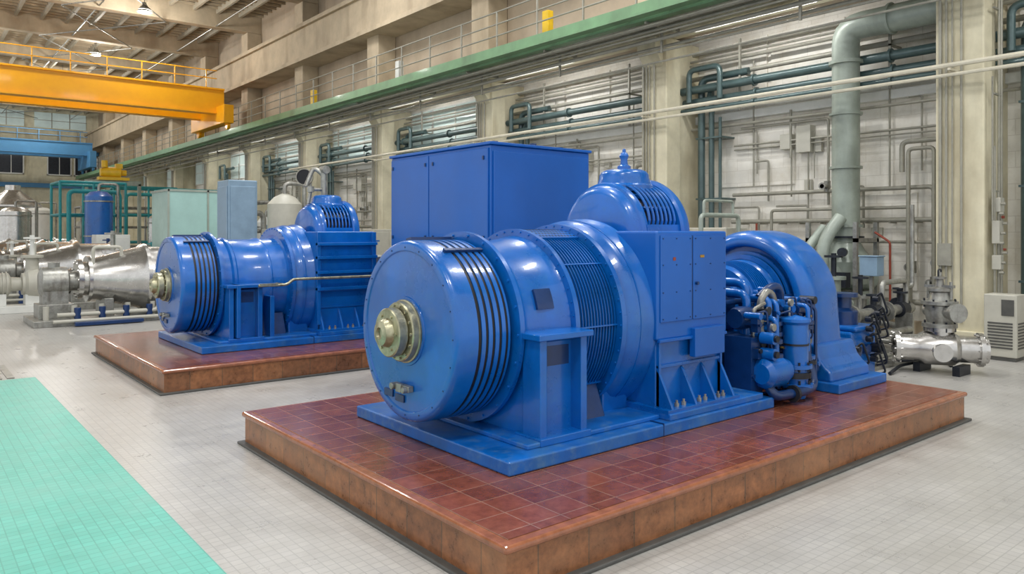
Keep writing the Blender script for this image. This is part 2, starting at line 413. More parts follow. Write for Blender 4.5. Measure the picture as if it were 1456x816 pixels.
# ---------------------------------------------------------------- plinths
def plinth(y0, y1, x0=2.7, x1=9.25):
    g = G('machine_plinth', ((x0+x1)/2, (y0+y1)/2, 0))
    hx = (x1-x0)/2; hy = (y1-y0)/2
    g.add('skirting', MB().box(-hx-.06, hx+.06, -hy-.06, hy+.06, 0, .025), SKIRT, .008, False)
    g.add('tiled_side', MB().box(-hx, hx, -hy, hy, .0, .275), SIDEM, 0, False)
    g.add('nosing', MB().box(-hx-.03, hx+.03, -hy-.03, hy+.03, .268, .318), NOSE, .022, False, segs=3)
    g.add('tiled_top', MB().box(-hx+.05, hx-.05, -hy+.05, hy-.05, .3, .323), TOPM, 0, False)
plinth(3.36, 7.5); plinth(10.42, 14.7)

# ---------------------------------------------------------------- compressor
ZC = 1.28
def compressor(yc, variant=0):
    g = G('blue_compressor', (0, yc, 0))
    o = (0, 0, ZC)
    g.add('base_plate', MB().box(3.45, 6.9, -1.17, 1.17, .325, .43), BLUEB, .012, False)
    g.add('base_step', MB().box(3.75, 5.3, -1.02, 1.02, .43, .47).box(5.3, 6.75, -1.14, 1.14, .43, .49), BLUEB, .01, False)
    g.add('base_seam', MB().box(5.17, 5.18, -1.172, 1.172, .33, .44), BLUED, 0, False)
    prof = [(3.295, 0), (3.295, .66), (3.285, .67), (3.282, .715), (3.288, .73), (3.30, .742), (3.32, .75), (3.35, .753), (3.485, .753), (3.485, .7)]
    g.add('drum_cap', MB().lathe(prof, o, n=128), BLUE)
    g.add('drum_core', MB().lathe([(3.47, .747), (3.79, .747)], o, n=128), BLACK)
    m = MB()
    for i in range(4):
        x0 = 3.518+i*.066
        m.ring(x0, x0+.037, .70, .755, o, 128)
    m.ring(3.78, 3.80, .5, .752, o, 96)
    g.add('drum_ribs', m, BLUE)
    g.add('drum_back', MB().lathe([(3.8, .70), (3.88, .70)], o, n=64), BLACK)
    m = MB().ring(3.845, 3.885, .6, .825, o, 128)
    m.bolts(3.845, .795, 22, 0, ZC, .012, .015)
    m.ring(3.86, 3.93, .6, .78, o, 96)
    g.add('drum_flange', m, BLUE)
    m = MB().bolts(3.287, .695, 20, 0, ZC, .007, .008)
    g.add('drum_bolts', m, BLUED)
    m = MB().patch(3.40, 3.82, .755, .785, 97, 103, 0, ZC, 3).patch(3.42, 3.8, .755, .78, 60, 62.5, 0, ZC, 3).patch(3.42, 3.8, .755, .78, 118, 121, 0, ZC, 3)
    g.add('rim_clips', m, BLUED)
    h = MB().lathe([(3.30, .26), (3.27, .262), (3.265, .25), (3.22, .245), (3.21, .235), (3.21, .15), (3.19, .15), (3.19, .2), (3.12, .2), (3.11, .19), (3.11, .12), (3.09, .115), (3.05, .1), (3.04, .05), (3.06, .04), (3.06, 0)], o, n=48)
    h.bolts(3.21, .218, 14, 0, ZC, .013, .014).bolts(3.11, .15, 6, 0, ZC, .012, .012)
    g.add('hub', h, CHAMP)
    g.add('hub_skirt', MB().lathe([(3.3, .29), (3.285, .285), (3.285, 0)], o, n=48), BLUE)
    m = MB().box(3.24, 3.29, -.12, .12, .79, .84).box(3.22, 3.25, -.03, .05, .78, .85).cyl((3.2, .09, .82), (3.27, .09, .82), .03, 12).cyl((3.2, -.09, .81), (3.27, -.09, .81), .025, 12)
    g.add('latch', m, STEELD, .004)
    g.add('data_plate', MB().box(3.28, 3.297, .2, .34, .70, .76).box(3.28, 3.3, .02, .16, .68, .74), BLUED, .003)
    if variant == 0:
        prof = [(3.9, .6), (3.9, .765), (3.94, .765), (3.97, .74), (4.0, .735), (4.2, .745), (4.4, .77), (4.44, .79), (4.44, .7)]
    else:
        prof = [(3.9, .6), (3.9, .70), (4.05, .70), (4.08, .73), (4.12, .73), (4.15, .70), (4.6, .70), (4.63, .72), (4.68, .72), (4.7, .7), (4.93, .72), (4.96, .8)]
    g.add('front_body', MB().lathe(prof, o, n=128), BLUE)
    if variant == 0:
        m = MB().ring(4.43, 4.475, .6, .85, o, 128)
        m.bolts(4.43, .825, 44, 0, ZC, .009, .012)
        g.add('mid_flange', m, BLUE)
        g.add('coil_core', MB().lathe([(4.47, .805), (4.96, .805)], o, n=96), NAVY)
        m = MB()
        for i in range(13):
            x0 = 4.495+i*.036
            m.ring(x0, x0+.007, .79, .828, o, 96)
        for a in range(-80, 280, 40):
            m.patch(4.475, 4.95, .79, .834, a, a+.8, 0, ZC, 2)
        g.add('coil_fins', m, BLUE)
        g.add('coil_top_cover', MB().patch(4.475, 4.95, .78, .845, 66, 130, 0, ZC, 24), BLUE)
        m = MB()
        for i in range(12):
            for a in range(68, 129, 4): m.patch(4.495+i*.038, 4.515+i*.038, .84, .8465, a, a+1.4, 0, ZC, 2)
        g.add('cover_perforations', m, NAVY, 0, False)
        g.add('inspection_plate', MB().patch(4.1, 4.28, .74, .765, 14, 27, 0, ZC, 6), BLUED)
    m = MB().lathe([(4.95, .7), (4.95, .895), (5.0, .9), (5.0, .87), (5.03, .885), (5.08, .92), (5.12, .93), (5.28, .93), (5.31, .95), (5.36, .95), (5.36, .5)], o, n=128)
    m.bolts(4.95, .875, 48, 0, ZC, .009, .012)
    g.add('rear_shell', m, BLUE)
    g.add('shell_weld', MB().ring(5.15, 5.165, .9, .936, o, 128), BLUE)
    m = MB()
    m.box(3.93, 4.38, -.8, .8, .43, 1.1)
    for s in (-1, 1):
        a, b = sorted((s*.78, s*1.0))
        m.box(3.9, 3.97, a, b, .43, 1.27); m.box(4.34, 4.41, a, b, .43, 1.27)
        a, b = sorted((s*.78, s*.88)); m.box(3.93, 4.38, a, b, .43, 1.22)
        a, b = sorted((s*.70, s*1.04)); m.box(3.86, 4.45, a, b, 1.25, 1.3)
        a, b = sorted((s*.7, s*1.03)); m.box(3.88, 4.43, a, b, .43, .49)
    g.add('saddle_support', m, BLUE, .008, False)
    g.add('saddle_recess', MB().box(4.0, 4.31, -.885, -.881, 1.02, 1.18), BLUED, 0, False)
    if variant == 1:
        m = MB().box(4.55, 4.62, -.95, .95, .43, 1.1).box(4.0, 4.06, -1.05, -.7, .5, 1.3)
        g.add('rib_support', m, BLUE, .008, False)
    m = MB().prism([(-.75, .43), (.75, .43), (.6, .8), (-.6, .8)], 'X', 4.52, 4.9)
    g.add('sump', m, BLUED, .01, False)
    m = MB().prism([(-.62, .43), (.62, .43), (.62, .9), (-.62, .9)], 'X', 4.98, 5.32)
    g.add('shell_foot', m, BLUE, .02, False)
    hb = MB().box(5.31, 6.36, -.98, .98, 1.12, 2.11)
    g.add('housing_upper', hb, BLUE2 if variant == 0 else BLUE, .02, False, segs=3)
    g.add('housing_lower', MB().box(5.35, 6.32, -.93, .93, .45, 1.13), BLUE, .01, False)
    m = MB()
    m.box(5.3, 6.38, -1.12, 1.12, .48, .52)
    for s in (-1, 1):
        for x in (5.36, 5.7, 6.0, 6.28):
            m.prism([(s*.92, .5), (s*1.12, .5), (s*1.1, .55), (s*.96, .82), (s*.92, .86)], 'X', x, x+.028)
    for x in (5.36, 6.28): m.box(x, x+.028, -.965, .965, .5, 1.12)
    m.box(5.36, 6.3, -.955, .955, .86, .89)
    g.add('housing_gussets', m, BLUE, .004, False)
    m = MB()
    for x in (5.5, 5.6, 5.83, 5.92, 6.12, 6.2): m.cyl((x, -1.05, .52), (x, -1.05, .55), .022, 8); m.cyl((x, -1.05, .55), (x, -1.05, .575), .012, 8)
    g.add('anchor_bolts', m, STEELD)
    p = MB()
    if variant == 0:
        p.box(5.35, 5.80, -.992, -.98, 1.28, 2.07); p.box(5.82, 6.33, -.992, -.98, 1.28, 2.07)
        p.box(5.8, 6.26, -1.03, -.96, .93, 1.2)
        p.box(5.33, 6.34, -1.0, -.96, 1.1, 1.13)
        g.add('access_panels', p, BLUE2, .006, False)
        m = MB().box(5.805, 5.815, -.985, -.979, 1.28, 2.07)
        for x in (5.38, 5.57, 5.77, 5.85, 6.08, 6.3):
            for z in (1.31, 1.55, 1.8, 2.04): m.cyl((x, -.99, z), (x, -1.0, z), .006, 6)
        m.cyl((5.86, -.99, 1.62), (5.86, -1.02, 1.62), .016, 10)
        g.add('panel_fasteners', m, BLUED, 0, False)
        g.add('warning_label', MB().box(5.52, 5.555, -.997, -.991, 1.84, 1.87), RED, 0, False)
        g.add('name_plate', MB().box(5.92, 5.98, -.997, -.991, 1.86, 1.885), BRASS, 0, False)
    else:
        for z in (1.15, 1.42, 1.66, 1.88): p.box(5.30, 6.38, -1.06, -.96, z, z+.05)
        p.box(5.3, 5.36, -1.03, -.96, .6, 2.1); p.box(6.3, 6.37, -1.03, -.96, .6, 2.1)
        g.add('louvre_ribs', p, BLUE, .006, False)
        t = MB().tube([(4.3, -1.12, 1.28), (4.75, -1.12, 1.28), (4.85, -1.12, 1.36), (5.3, -1.12, 1.36), (6.1, -1.12, 1.36)], .022)
        t.tube([(6.1, -1.12, 1.36), (6.3, -1.12, 1.36), (6.3, -1.12, .8)], .022).box(4.32, 4.6, -1.15, -1.1, 1.27, 1.31)
        t.tube([(5.3, -1.12, 1.36), (5.3, -.95, 1.36)], .015).tube([(4.75, -1.12, 1.28), (4.75, -.5, 1.28)], .015)
        g.add('brass_line', t, CHAMP)
    g.add('rear_cover_plate', MB().box(6.355, 6.37, -.9, -.2, 1.3, 1.95), BLUE, .004)
    # air intake hood
    c = (0, 0, 2.06)
    m = MB().lathe([(5.52, 0), (5.52, .42), (5.54, .47), (5.58, .50), (5.62, .515), (5.63, .54), (5.66, .55), (5.70, .55), (5.70, .45)], c, n=96)
    m.lathe([(6.17, .45), (6.17, .575), (6.19, .6), (6.25, .605), (6.29, .59), (6.30, .57), (6.30, 0)], c, n=96)
    m.patch(5.68, 6.2, .3, .548, 78, 102, 0, 2.06)
    m.patch(5.68, 6.2, .3, .555, 0, 12, 0, 2.06).patch(5.68, 6.2, .3, .555, 168, 180, 0, 2.06)
    g.add('intake_hood', m, BLUE)
    g.add('intake_core', MB().lathe([(5.70, .46), (6.2, .46)], c, n=64), NAVY)
    m = MB()
    for i in range(7):
        x = 5.745+i*.064
        for (a0, a1) in ((12, 78), (102, 168)):
            pts = []
            for k in range(15):
                t = math.radians(a0+(a1-a0)*k/14)
                rr = .52+.05*math.sin(pi*k/14)**.5
                pts.append((x, -rr*math.cos(t), 2.06+rr*math.sin(t)))
            m.tube(pts, .015, 8, .001)
    for a in (33, 54):
        m.patch(5.70, 6.18, .47, .515, a, a+2, 0, 2.06, 3)
    g.add('intake_fins', m, BLUE)
    m = MB().lathe([(2.52, 0), (2.52, .31), (2.58, .31), (2.60, .28), (2.66, .26), (2.70, .255), (2.73, .235), (2.75, .19), (2.755, 0)], (5.95, 0, 0), 'Z', 40)
    if variant == 0:
        m.lathe([(2.75, .07), (2.79, .07), (2.81, .04), (2.86, .035), (2.9, .05), (2.93, .035), (2.94, .02), (2.97, .018), (2.98, 0)], (5.95, 0, 0), 'Z', 20)
    g.add('intake_cap', m, BLUE)
    if variant == 1:
        t = MB().tube([(5.9, 0, 2.7), (5.9, 0, 3.1), (5.75, .1, 3.25), (5.6, .1, 2.9)], .04).cyl((5.9, 0, 2.76), (5.9, 0, 3.15), .06).cyl((5.9, -.1, 3.2), (5.9, .1, 3.2), .07)
        t.tube([(5.9, 0, 2.85), (5.65, 0, 2.85), (5.6, 0, 2.6)], .03).cyl((5.65, 0, 2.8), (5.65, 0, 2.9), .06)
        g.add('relief_valve', t, STEELD)
    m = MB().lathe([(6.36, .5), (6.42, .5), (6.42, .4), (6.55, .42)], o, n=48)
    g.add('rear_cover', m, BLUE)
    m = MB().lathe([(6.4, .26), (7.0, .26), (7.0, .36), (7.06, .36), (7.06, .3), (7.5, .3)], o, n=48)
    g.add('coupling_shaft', m, BLUED)
    m = MB().box(6.9, 7.9, -.55, .7, .325, .5).box(7.0, 7.8, -.3, .4, .5, .95)
    g.add('bearing_pedestal', m, BLUED, .02, False)
    mo = (0, 0, 1.24)
    m = MB().lathe([(7.42, 0), (7.42, .26), (7.5, .3), (7.6, .33), (7.6, .44), (7.66, .47), (7.95, .48), (8.0, .52), (8.25, .54)], mo, n=72)
    for i in range(8): m.ring(7.67+i*.04, 7.683+i*.04, .45, .51, mo, 64)
    for i in range(14):
        t = 2*pi*i/14; m.cyl((7.6, .385*math.cos(t), 1.24+.385*math.sin(t)), (7.57, .385*math.cos(t), 1.24+.385*math.sin(t)), .018, 8)
    m.ring(8.06, 8.1, .53, .585, mo, 72).ring(8.13, 8.16, .58, .625, mo, 72).ring(8.2, 8.24, .6, .68, mo, 72)
    g.add('motor_bell', m, BLUE)
    g.add('motor_gap', MB().lathe([(8.3, 0), (8.3, .72)], mo, n=48), NAVY)
    zc = 1.24; R = .88
    def outline(t):
        c_, s_ = math.cos(t), math.sin(t)
        if s_ >= 0: return R
        a = R/max(1e-4, (abs(c_)-.08*abs(s_)))if abs(c_) > .08*abs(s_) else 9
        return min(a, .75/abs(s_))
    nx = 160; ri = .68
    cs = [(8.45, 'i', 0), (8.14, 'i', 0), (8.10, 'i', .01), (8.08, 'i', .03)]
    for i in range(9):
        a = pi/2*i/8; cs.append((8.08+.2*(1-math.cos(a)), 'o', -.14*(1-math.sin(a))))
    cs.append((8.68, 'o', 0))
    for i in range(1, 7):
        a = pi/2*i/6; cs.append((8.68+.2*math.sin(a), 'o', -.2*(1-math.cos(a))))
    cs.append((8.89, 'c', 0))
    m = MB()
    for (x, t, off) in cs:
        for i in range(nx):
            a = 2*pi*i/nx; Ro = outline(a)
            rr = Ro+off if t == 'o' else (ri+off if t == 'i' else .05)
            m.v.append((x, rr*math.cos(a), zc+rr*math.sin(a)))
    for k in range(len(cs)-1):
        for i in range(nx):
            j = (i+1) % nx
            m.f.append([k*nx+i, k*nx+j, (k+1)*nx+j, (k+1)*nx+i])
    g.add('motor_arch_housing', m, BLUE, 0, True, 50)
    m = MB()
    for s in (-1, 1):
        m.prism([(s*.5, .42), (s*1.16, .42), (s*1.15, .54), (s*1.09, .58), (s*1.02, .66), (s*.96, .82), (s*.5, .82)], 'X', 8.06, 8.95)
    g.add('motor_feet', m, BLUE, .03, False, segs=3)
    g.add('motor_base', MB().box(8.0, 9.12, -1.28, 1.28, .325, .43), BLUEB, .012, False)
    return g
compressor(5.43, 0)
compressor(12.5, 1)

# ---------------------------------------------------------------- accessory pump set
def accessories(yo):
    g = G('lubrication_pump_set', (7.2, yo, 0))
    D = MB(); B = MB(); S = MB(); K = MB(); R_ = MB()
    cy = -.2
    B.lathe([(.34, 0), (.34, .1), (.42, .12), (.46, .18), (.5, .18), (.5, .13), (.66, .13), (.66, .17), (.70, .17), (.70, .13), (1.12, .13), (1.15, .155), (1.18, .155), (1.20, .08), (1.22, 0)], (.25, cy, 0), 'Z', 28)
    for i in range(8):
        t = 2*pi*i/8
        K.cyl((.25+.155*math.cos(t), cy+.155*math.sin(t), .44), (.25+.155*math.cos(t), cy+.155*math.sin(t), .54), .013, 6)
        K.cyl((.25+.148*math.cos(t), cy+.148*math.sin(t), .63), (.25+.148*math.cos(t), cy+.148*math.sin(t), .73), .012, 6)
    K.ring(.56, .62, .12, .16, (.25, cy, 0), 24, 'Z'); K.ring(.9, .92, .12, .138, (.25, cy, 0), 24, 'Z')
    D.lathe([(.75, 0), (.75, .1), (.8, .11), (1.1, .11), (1.15, .05), (1.2, .04)], (.66, .0, 0), 'Z', 24)
    B.lathe([(.4, 0), (.4, .12), (.7, .12), (.7, .15), (.74, .15), (.74, 0)], (.62, -.05, 0), 'Z', 24)
    D.tube([(.66, .05, .75), (.66, .05, .45), (.3, .05, .45)], .05)
    B.lathe([(0, 0), (0, .1), (.05, .15), (.3, .16), (.34, .12), (.42, .12), (.42, 0)], (-.4, -.2, .66), 'X', 28)
    D.box(-.45, -.25, -.12, .2, .44, 1.02)
    for z in (.86, 1.02): B.cyl((-.3, -.15, z), (-.3, -.3, z), .06, 16); K.cyl((-.3, -.3, z), (-.3, -.33, z), .035, 12)
    D.tube([(-.3, -.2, .55), (-.3, -.3, .44), (.0, -.34, .44), (.25, -.34, .44), (.45, -.3, .46), (.45, -.25, .65), (.45, -.2, .8)], .05, 14, .12)
    K.cyl((-.05, -.34, .44), (-.01, -.34, .44), .085, 16); K.cyl((.45, -.23, .68), (.45, -.23, .72), .085, 16)
    for (x, y, z0, z1, r) in ((-.2, .1, .6, 1.45, .045), (-.05, .2, .5, 1.55, .05), (.12, .3, .5, 1.4, .04), (.5, .3, .4, 1.4, .05), (.42, .1, .5, 1.45, .03), (.8, .2, .4, 1.3, .035), (-.02, -.05, .6, 1.4, .035), (.08, -.08, .7, 1.36, .03), (-.12, -.2, .5, 1.2, .03), (.5, -.2, .8, 1.3, .025)):
        B.tube([(x, y, z0), (x, y, z1), (x, y+.25, z1)], r)
        D.ring(z0+.3, z0+.34, r, r+.04, (x, y, 0), 14, 'Z'); D.ring(z1-.25, z1-.21, r, r+.035, (x, y, 0), 14, 'Z')
    D.tube([(-.05, .05, 1.4), (.1, 0, 1.52), (.3, .02, 1.5), (.38, .05, 1.2)], .045, 14, .12)
    S.tube([(-.1, .0, 1.12), (-.1, .0, 1.38), (.03, 0, 1.48), (.14, 0, 1.42), (.18, 0, 1.22)], .038, 14, .12)
    S.cyl((-.1, 0, 1.05), (-.1, 0, 1.12), .07); S.cyl((-.1, .0, 1.16), (-.1, 0, 1.18), .08)
    S.tube([(-.3, -.05, 1.0), (-.3, -.05, 1.3), (-.1, -.05, 1.35)], .02)
    D.lathe([(0, 0), (0, .1), (.06, .12), (.24, .12), (.28, .06), (.28, 0)], (-.42, .1, 1.2), 'X', 24)
    D.cyl((.5, -.05, 1.0), (.72, -.05, 1.0), .06); D.cyl((.45, -.08, 1.25), (.6, -.08, 1.25), .05)
    D.box(.42, .56, -.1, .05, 1.05, 1.2)
    for (x, y, z) in ((-.25, -.12, .95), (.05, -.1, .95), (.5, -.12, .8), (-.15, -.12, 1.28), (.35, -.15, .95), (.6, -.1, 1.25), (.75, -.05, 1.05)):
        K.cyl((x, y, z), (x, y-.02, z), .045, 16); K.cyl((x, y, z), (x, y+.12, z), .018, 8)
        R_.cyl((x+.08, y, z-.08), (x+.08, y-.04, z-.08), .013, 8)
    for (x, y, z) in ((.55, -.13, 1.14), (.3, -.1, 1.34), (.68, -.1, .9), (-.2, -.2, 1.12)): S.cyl((x, y, z), (x, y-.03, z), .04, 18); S.cyl((x, y, z-.05), (x, y, z-.15), .012, 8)
    for i in range(26):
        x = random.uniform(-.4, .75); z = random.uniform(.6, 1.35); yy = random.uniform(-.15, 0)
        D.tube([(x, yy+.05, z), (x+.12, yy-.05, z+.05), (x+.15, yy-.05, z-.2), (x+.05, yy+.1, z-.22)], .011, 6, .05)
    for i in range(40):
        x = random.uniform(-.42, .85); z = random.uniform(.5, 1.35); r = random.uniform(.02, .045); yy = random.uniform(-.15, .1)
        (K, D, B)[i % 3].cyl((x, yy+.1, z), (x, yy-.08, z), r, 12); D.box(x-.03, x+.03, yy-.06, yy+.02, z-.08, z+.02)
    D.tube([(.75, -.15, .4), (.75, -.15, 1.25), (.6, -.05, 1.35)], .02)
    D.tube([(-.45, .25, 1.35), (.9, .25, 1.35)], .03); D.tube([(-.45, .3, .9), (.9, .3, .9)], .05)
    K.box(-.25, .75, .0, .12, .44, .5)
    for x in (-.2, .65): K.box(x, x+.05, .0, .12, .33, .45)
    g.add('blue_bodies', B, BLUE); g.add('dark_pipes', D, BLUED); g.add('steel_manifold', S, STEELD)
    g.add('black_fittings', K, DARK); g.add('valve_wheels', R_, BRASS)
accessories(4.55)
accessories(11.62)

# ---------------------------------------------------------------- blue cabinet
g = G('blue_control_cabinet', (6.9, 9.1, 0))
g.add('plinth_frame', MB().box(-.88, .88, -1.28, 1.2, 0, .12), BLUED, .01, False)
g.add('carcass', MB().box(-.9, .9, -1.3, 1.22, .12, 3.24), BLUE2, .012, False)
g.add('top_lid', MB().box(-.93, .93, -1.33, 1.25, 3.24, 3.28), BLUE2, .01, False)
m = MB()
for (a, b) in ((-1.27, .12), (.14, 1.19)):
    m.box(-.925, -.9, a, b, .2, 3.2)
m.box(-.86, .86, -1.325, -1.3, .2, 3.16)
g.add('door_panels', m, BLUE2, .008, False)
m = MB()
for y in (.2, 1.12, -.0, -1.2):
    for z in (.4, 1.2, 2.0, 3.05): m.box(-.94, -.92, y, y+.03, z, z+.05)
for (x, y) in ((-.6, -1), (.6, -1), (-.6, 1), (0, -1.1), (-.2, .2)): m.cyl((x, y, 3.28), (x, y, 3.33), .05)
m.box(-.3, .3, -.5, .1, 3.28, 3.32)
g.add('hinges_and_lifting_lugs', m, BLUED)
g = G('yellow_valve_box', (8.6, 9.3, 0))
g.add('stand', MB().box(-.04, .04, -.04, .04, 0, 2.1).box(-.2, .2, -.2, .2, 0, .03), STEELD, 0, False)
g.add('box', MB().box(-.15, .15, -.12, .12, 2.05, 2.4), YEL, .02, False)

# ---------------------------------------------------------------- right background plant
g = G('exhaust_duct', (15.2, 7.75, 0))
m = MB()
m.lathe([(1.9, .27), (2.2, .27), (2.2, .33), (2.26, .33), (2.26, .27), (3.4, .27), (3.4, .32), (3.45, .32), (3.45, .27), (4.5, .27), (4.5, .32), (4.55, .32), (4.55, .27), (5.6, .27)], (0, 0, 0), 'Z', 32)
m.tube([(0, 0, 5.6), (0, 0, 6.3), (0, -1.5, 6.3), (0, -1.9, 6.3)], .27, 28, .6)
m.ring(5.55, 5.62, .27, .33, (0, 0, 0), 32, 'Z')
m.ring(-1.9, -1.84, .2, .32, (0, 0, 6.3), 28, 'Y'); m.ring(-.95, -.9, .2, .31, (0, 0, 6.3), 28, 'Y')
g.add('duct', m, GREYP)
m = MB().lathe([(1.05, .42), (1.5, .5), (1.9, .27)], (0, 0, 0), 'Z', 24)
m.cyl((-.5, .3, 1.25), (.4, -.3, 1.25), .34, 28); m.cyl((-.56, .34, 1.25), (-.5, .3, 1.25), .4, 28)
m.tube([(-.5, .35, 1.3), (-.7, .5, 1.7), (-.3, .3, 2.2)], .1)
m.tube([(-.75, .1, 1.0), (-.75, .1, 1.9), (-.4, -.1, 2.4)], .13)
m.box(-.4, .4, -.4, .4, 0, .9)
g.add('fan_housing', m, GREYP)
m = MB()
for (dx, dy) in ((-.55, .5), (.3, .5), (-.55, -.5), (.3, -.5)): m.box(dx, dx+.08, dy, dy+.08, 0, 2.3)
m.box(-.55, .38, .5, .58, 1.9, 1.98); m.box(-.55, .38, -.5, -.42, 1.9, 1.98)
g.add('support_frame', m, STEELD)
g.add('dark_fittings', MB().cyl((-.57, .345, 1.25), (-.6, .36, 1.25), .28).cyl((-.5, -.2, 1.7), (-.75, -.3, 1.7), .09).ring(1.98, 2.02, .28, .35, (0, 0, 0), 28, 'Z').box(-.7, -.5, -.35, -.1, 1.0, 1.3), DARK)

def pump(name, loc, s=1, mat=GREYP, mat2=STEELD):
    g = G(name, loc)
    m = MB()
    m.lathe([(-.5*s, 0), (-.5*s, .22*s), (-.42*s, .25*s), (.0, .25*s), (.05*s, .16*s), (.25*s, .14*s), (.25*s, .24*s), (.3*s, .24*s), (.35*s, .32*s), (.55*s, .34*s), (.62*s, .2*s), (.8*s, .16*s), (.8*s, .24*s), (.86*s, .24*s), (.86*s, 0)], (0, 0, .62*s), 'X', 28)
    for i in range(6): m.ring(-.4*s+i*.07*s, -.38*s+i*.07*s, .2*s, .28*s, (0, 0, .62*s), 28)
    m.cyl((.45*s, 0, .8*s), (.45*s, 0, 1.25*s), .13*s); m.cyl((.45*s, 0, 1.2*s), (.45*s, 0, 1.26*s), .22*s)
    g.add('pump_body', m, mat)
    m = MB().box(-.55*s, .9*s, -.3*s, .3*s, 0, .16*s).box(-.4*s, -.05*s, -.2*s, .2*s, .16*s, .42*s).box(.3*s, .6*s, -.2*s, .2*s, .16*s, .4*s)
    g.add('pedestal', m, mat2, .01, False)
    m = MB().cyl((.45*s, 0, 1.26*s), (.45*s, 0, 1.7*s), .05*s); m.ring(1.62*s, 1.66*s, .12*s, .17*s, (.45*s, 0, 0), 24, 'Z').box(.3*s, .6*s, -.015*s, .015*s, 1.625*s, 1.655*s)
    g.add('valve_wheel', m, mat2)
    return g
pump('blue_pump', (10.9, 6.4, 0), .9, BLUED, BLUED)
pump('grey_pump', (12.6, 6.35, 0), .8, STEELD, DARK)
pump('grey_pump', (13.4, 7.3, 0), 1.0, GREYP, DARK)
pump('grey_pump', (12.0, 9.0, 0), 1.1, STEELD, STEELD)
pump('dark_pump', (11.2, 7.6, 0), 1.0, DARK, STEELD)
g = G('blue_gear_unit', (10.3, 5.3, 0))
m = MB().box(-.35, .35, -.3, .3, .06, .75).box(-.4, .4, -.36, .36, 0, .08).box(-.3, .3, -.34, .34, .75, .82)
g.add('casing', m, BLUE, .03, False)
m = MB().lathe([(.8, .2), (1.0, .2), (1.05, .12), (1.2, .12), (1.2, .2), (1.25, .2), (1.25, 0)], (0, 0, 0), 'Z', 24).cyl((-.5, 0, .45), (.6, 0, .45), .15)
for i in range(3): m.cyl((-.25+.25*i, -.3, .5), (-.25+.25*i, -.37, .5), .07)
g.add('covers', m, BLUED)
m = MB()
for i in range(10):
    x = random.uniform(-.4, .4); z = random.uniform(.3, 1.2)
    m.tube([(x, -.35, z), (x, -.45, z+.1), (x+.2, -.45, z-.2), (x+.2, -.3, z-.25)], .015, 6, .05); m.cyl((x, -.34, z), (x, -.42, z), .04, 10)
g.add('fittings', m, DARK)

g = G('stainless_gate_valve', (12.15, 4.75, 0))
ax = (Vector((.55, -.835, 0)), Vector((.835, .55, 0)), Vector((0, 0, 1)))
m = MB().lathe([(-.62, .14), (-.62, .24), (-.56, .24), (-.56, .19), (-.3, .2), (-.22, .25), (.18, .25), (.25, .2), (.5, .2), (.5, .25), (.56, .25), (.56, .2), (.62, .2), (.62, .16), (.3, .15)], (0, 0, .36), ax, 36)
m.lathe([(.5, .15), (.62, .15), (.62, .22), (.68, .22), (.68, .0)], (0, 0, 0), 'Z', 28)
for i in range(10):
    t = 2*pi*i/10
    p = Vector((0, 0, .36))+ax[1]*.22*math.cos(t)+ax[2]*.22*math.sin(t)
    m.cyl(p+ax[0]*-.65, p+ax[0]*-.53, .014, 6); m.cyl(p+ax[0]*.47, p+ax[0]*.59, .014, 6)
m.cyl((-.28, -.1, .36), (-.48, -.24, .36), .09, 20); m.cyl((-.44, -.21, .36), (-.48, -.24, .36), .13, 20)
g.add('pipe_body', m, STEEL)
m = MB().lathe([(.68, 0), (.68, .24), (.74, .24), (.75, .17), (.88, .2), (1.0, .2), (1.02, .25), (1.07, .25), (1.08, .16), (1.2, .13), (1.22, .17), (1.26, .17), (1.28, .07), (1.4, .05), (1.4, .09), (1.43, .09), (1.44, .03), (1.5, .03), (1.5, 0)], (0, 0, 0), 'Z', 28)
m.cyl((-.16, -.28, .92), (.12, .22, .92), .1); m.cyl((-.2, -.34, .92), (-.16, -.28, .92), .14)
m.box(-.05, .05, -.2, .2, 1.27, 1.31).cyl((0, -.16, 1.1), (0, -.16, 1.36), .025, 8).cyl((0, .16, 1.1), (0, .16, 1.36), .025, 8)
g.add('bonnet', m, STEELD)
m = MB().tube([(-.05, 0, 1.42), (-.05, 0, 1.54), (.05, 0, 1.54), (.05, 0, 1.42)], .012).box(-.2, .2, -.35, -.25, 0, .14).box(-.2, .2, .2, .3, 0, .14)
for i in range(8):
    t = 2*pi*i/8; m.cyl((.21*math.cos(t), .21*math.sin(t), .62), (.21*math.cos(t), .21*math.sin(t), .77), .015, 6); m.cyl((.22*math.cos(t), .22*math.sin(t), .98), (.22*math.cos(t), .22*math.sin(t), 1.1), .013, 6)
g.add('studs_and_feet', m, DARK)
g.add('end_bore', MB().lathe([(.4, 0), (.4, .16), (.615, .17)], (0, 0, .36), ax, 28), CHAMP)
g = G('floor_pipework', (12.5, 7.0, 0))
m = MB()
m.tube([(-1.6, 1.6, .25), (1.2, 1.6, .25), (1.2, 1.6, 1.3), (2.6, 1.6, 1.3)], .09)
m.tube([(-1.5, -1.0, .75), (1.6, -1.0, .75)], .09); m.ring(-.6, -.54, .1, .17, (0, -1.0, .75), 20); m.ring(.6, .66, .1, .17, (0, -1.0, .75), 20)
m.tube([(-1.5, -1.2, .42), (1.2, -1.2, .42), (1.7, -.4, .42), (1.7, .1, .42)], .06)
m.tube([(-1.5, -1.35, .1), (1.0, -1.35, .1), (1.6, -.9, .1), (1.6, 1.0, .1)], .05)
m.tube([(-1.5, -1.5, .1), (.4, -1.5, .1), (1.5, -1.1, .1)], .03)
m.tube([(-1.3, 1.2, .2), (-1.3, 1.2, 1.4), (.4, 1.2, 1.4), (.4, 1.2, .2)], .07)
m.tube([(1.4, -.9, .2), (1.4, -.9, 1.1), (1.9, -.9, 1.1), (1.9, -.9, 2.6)], .04)
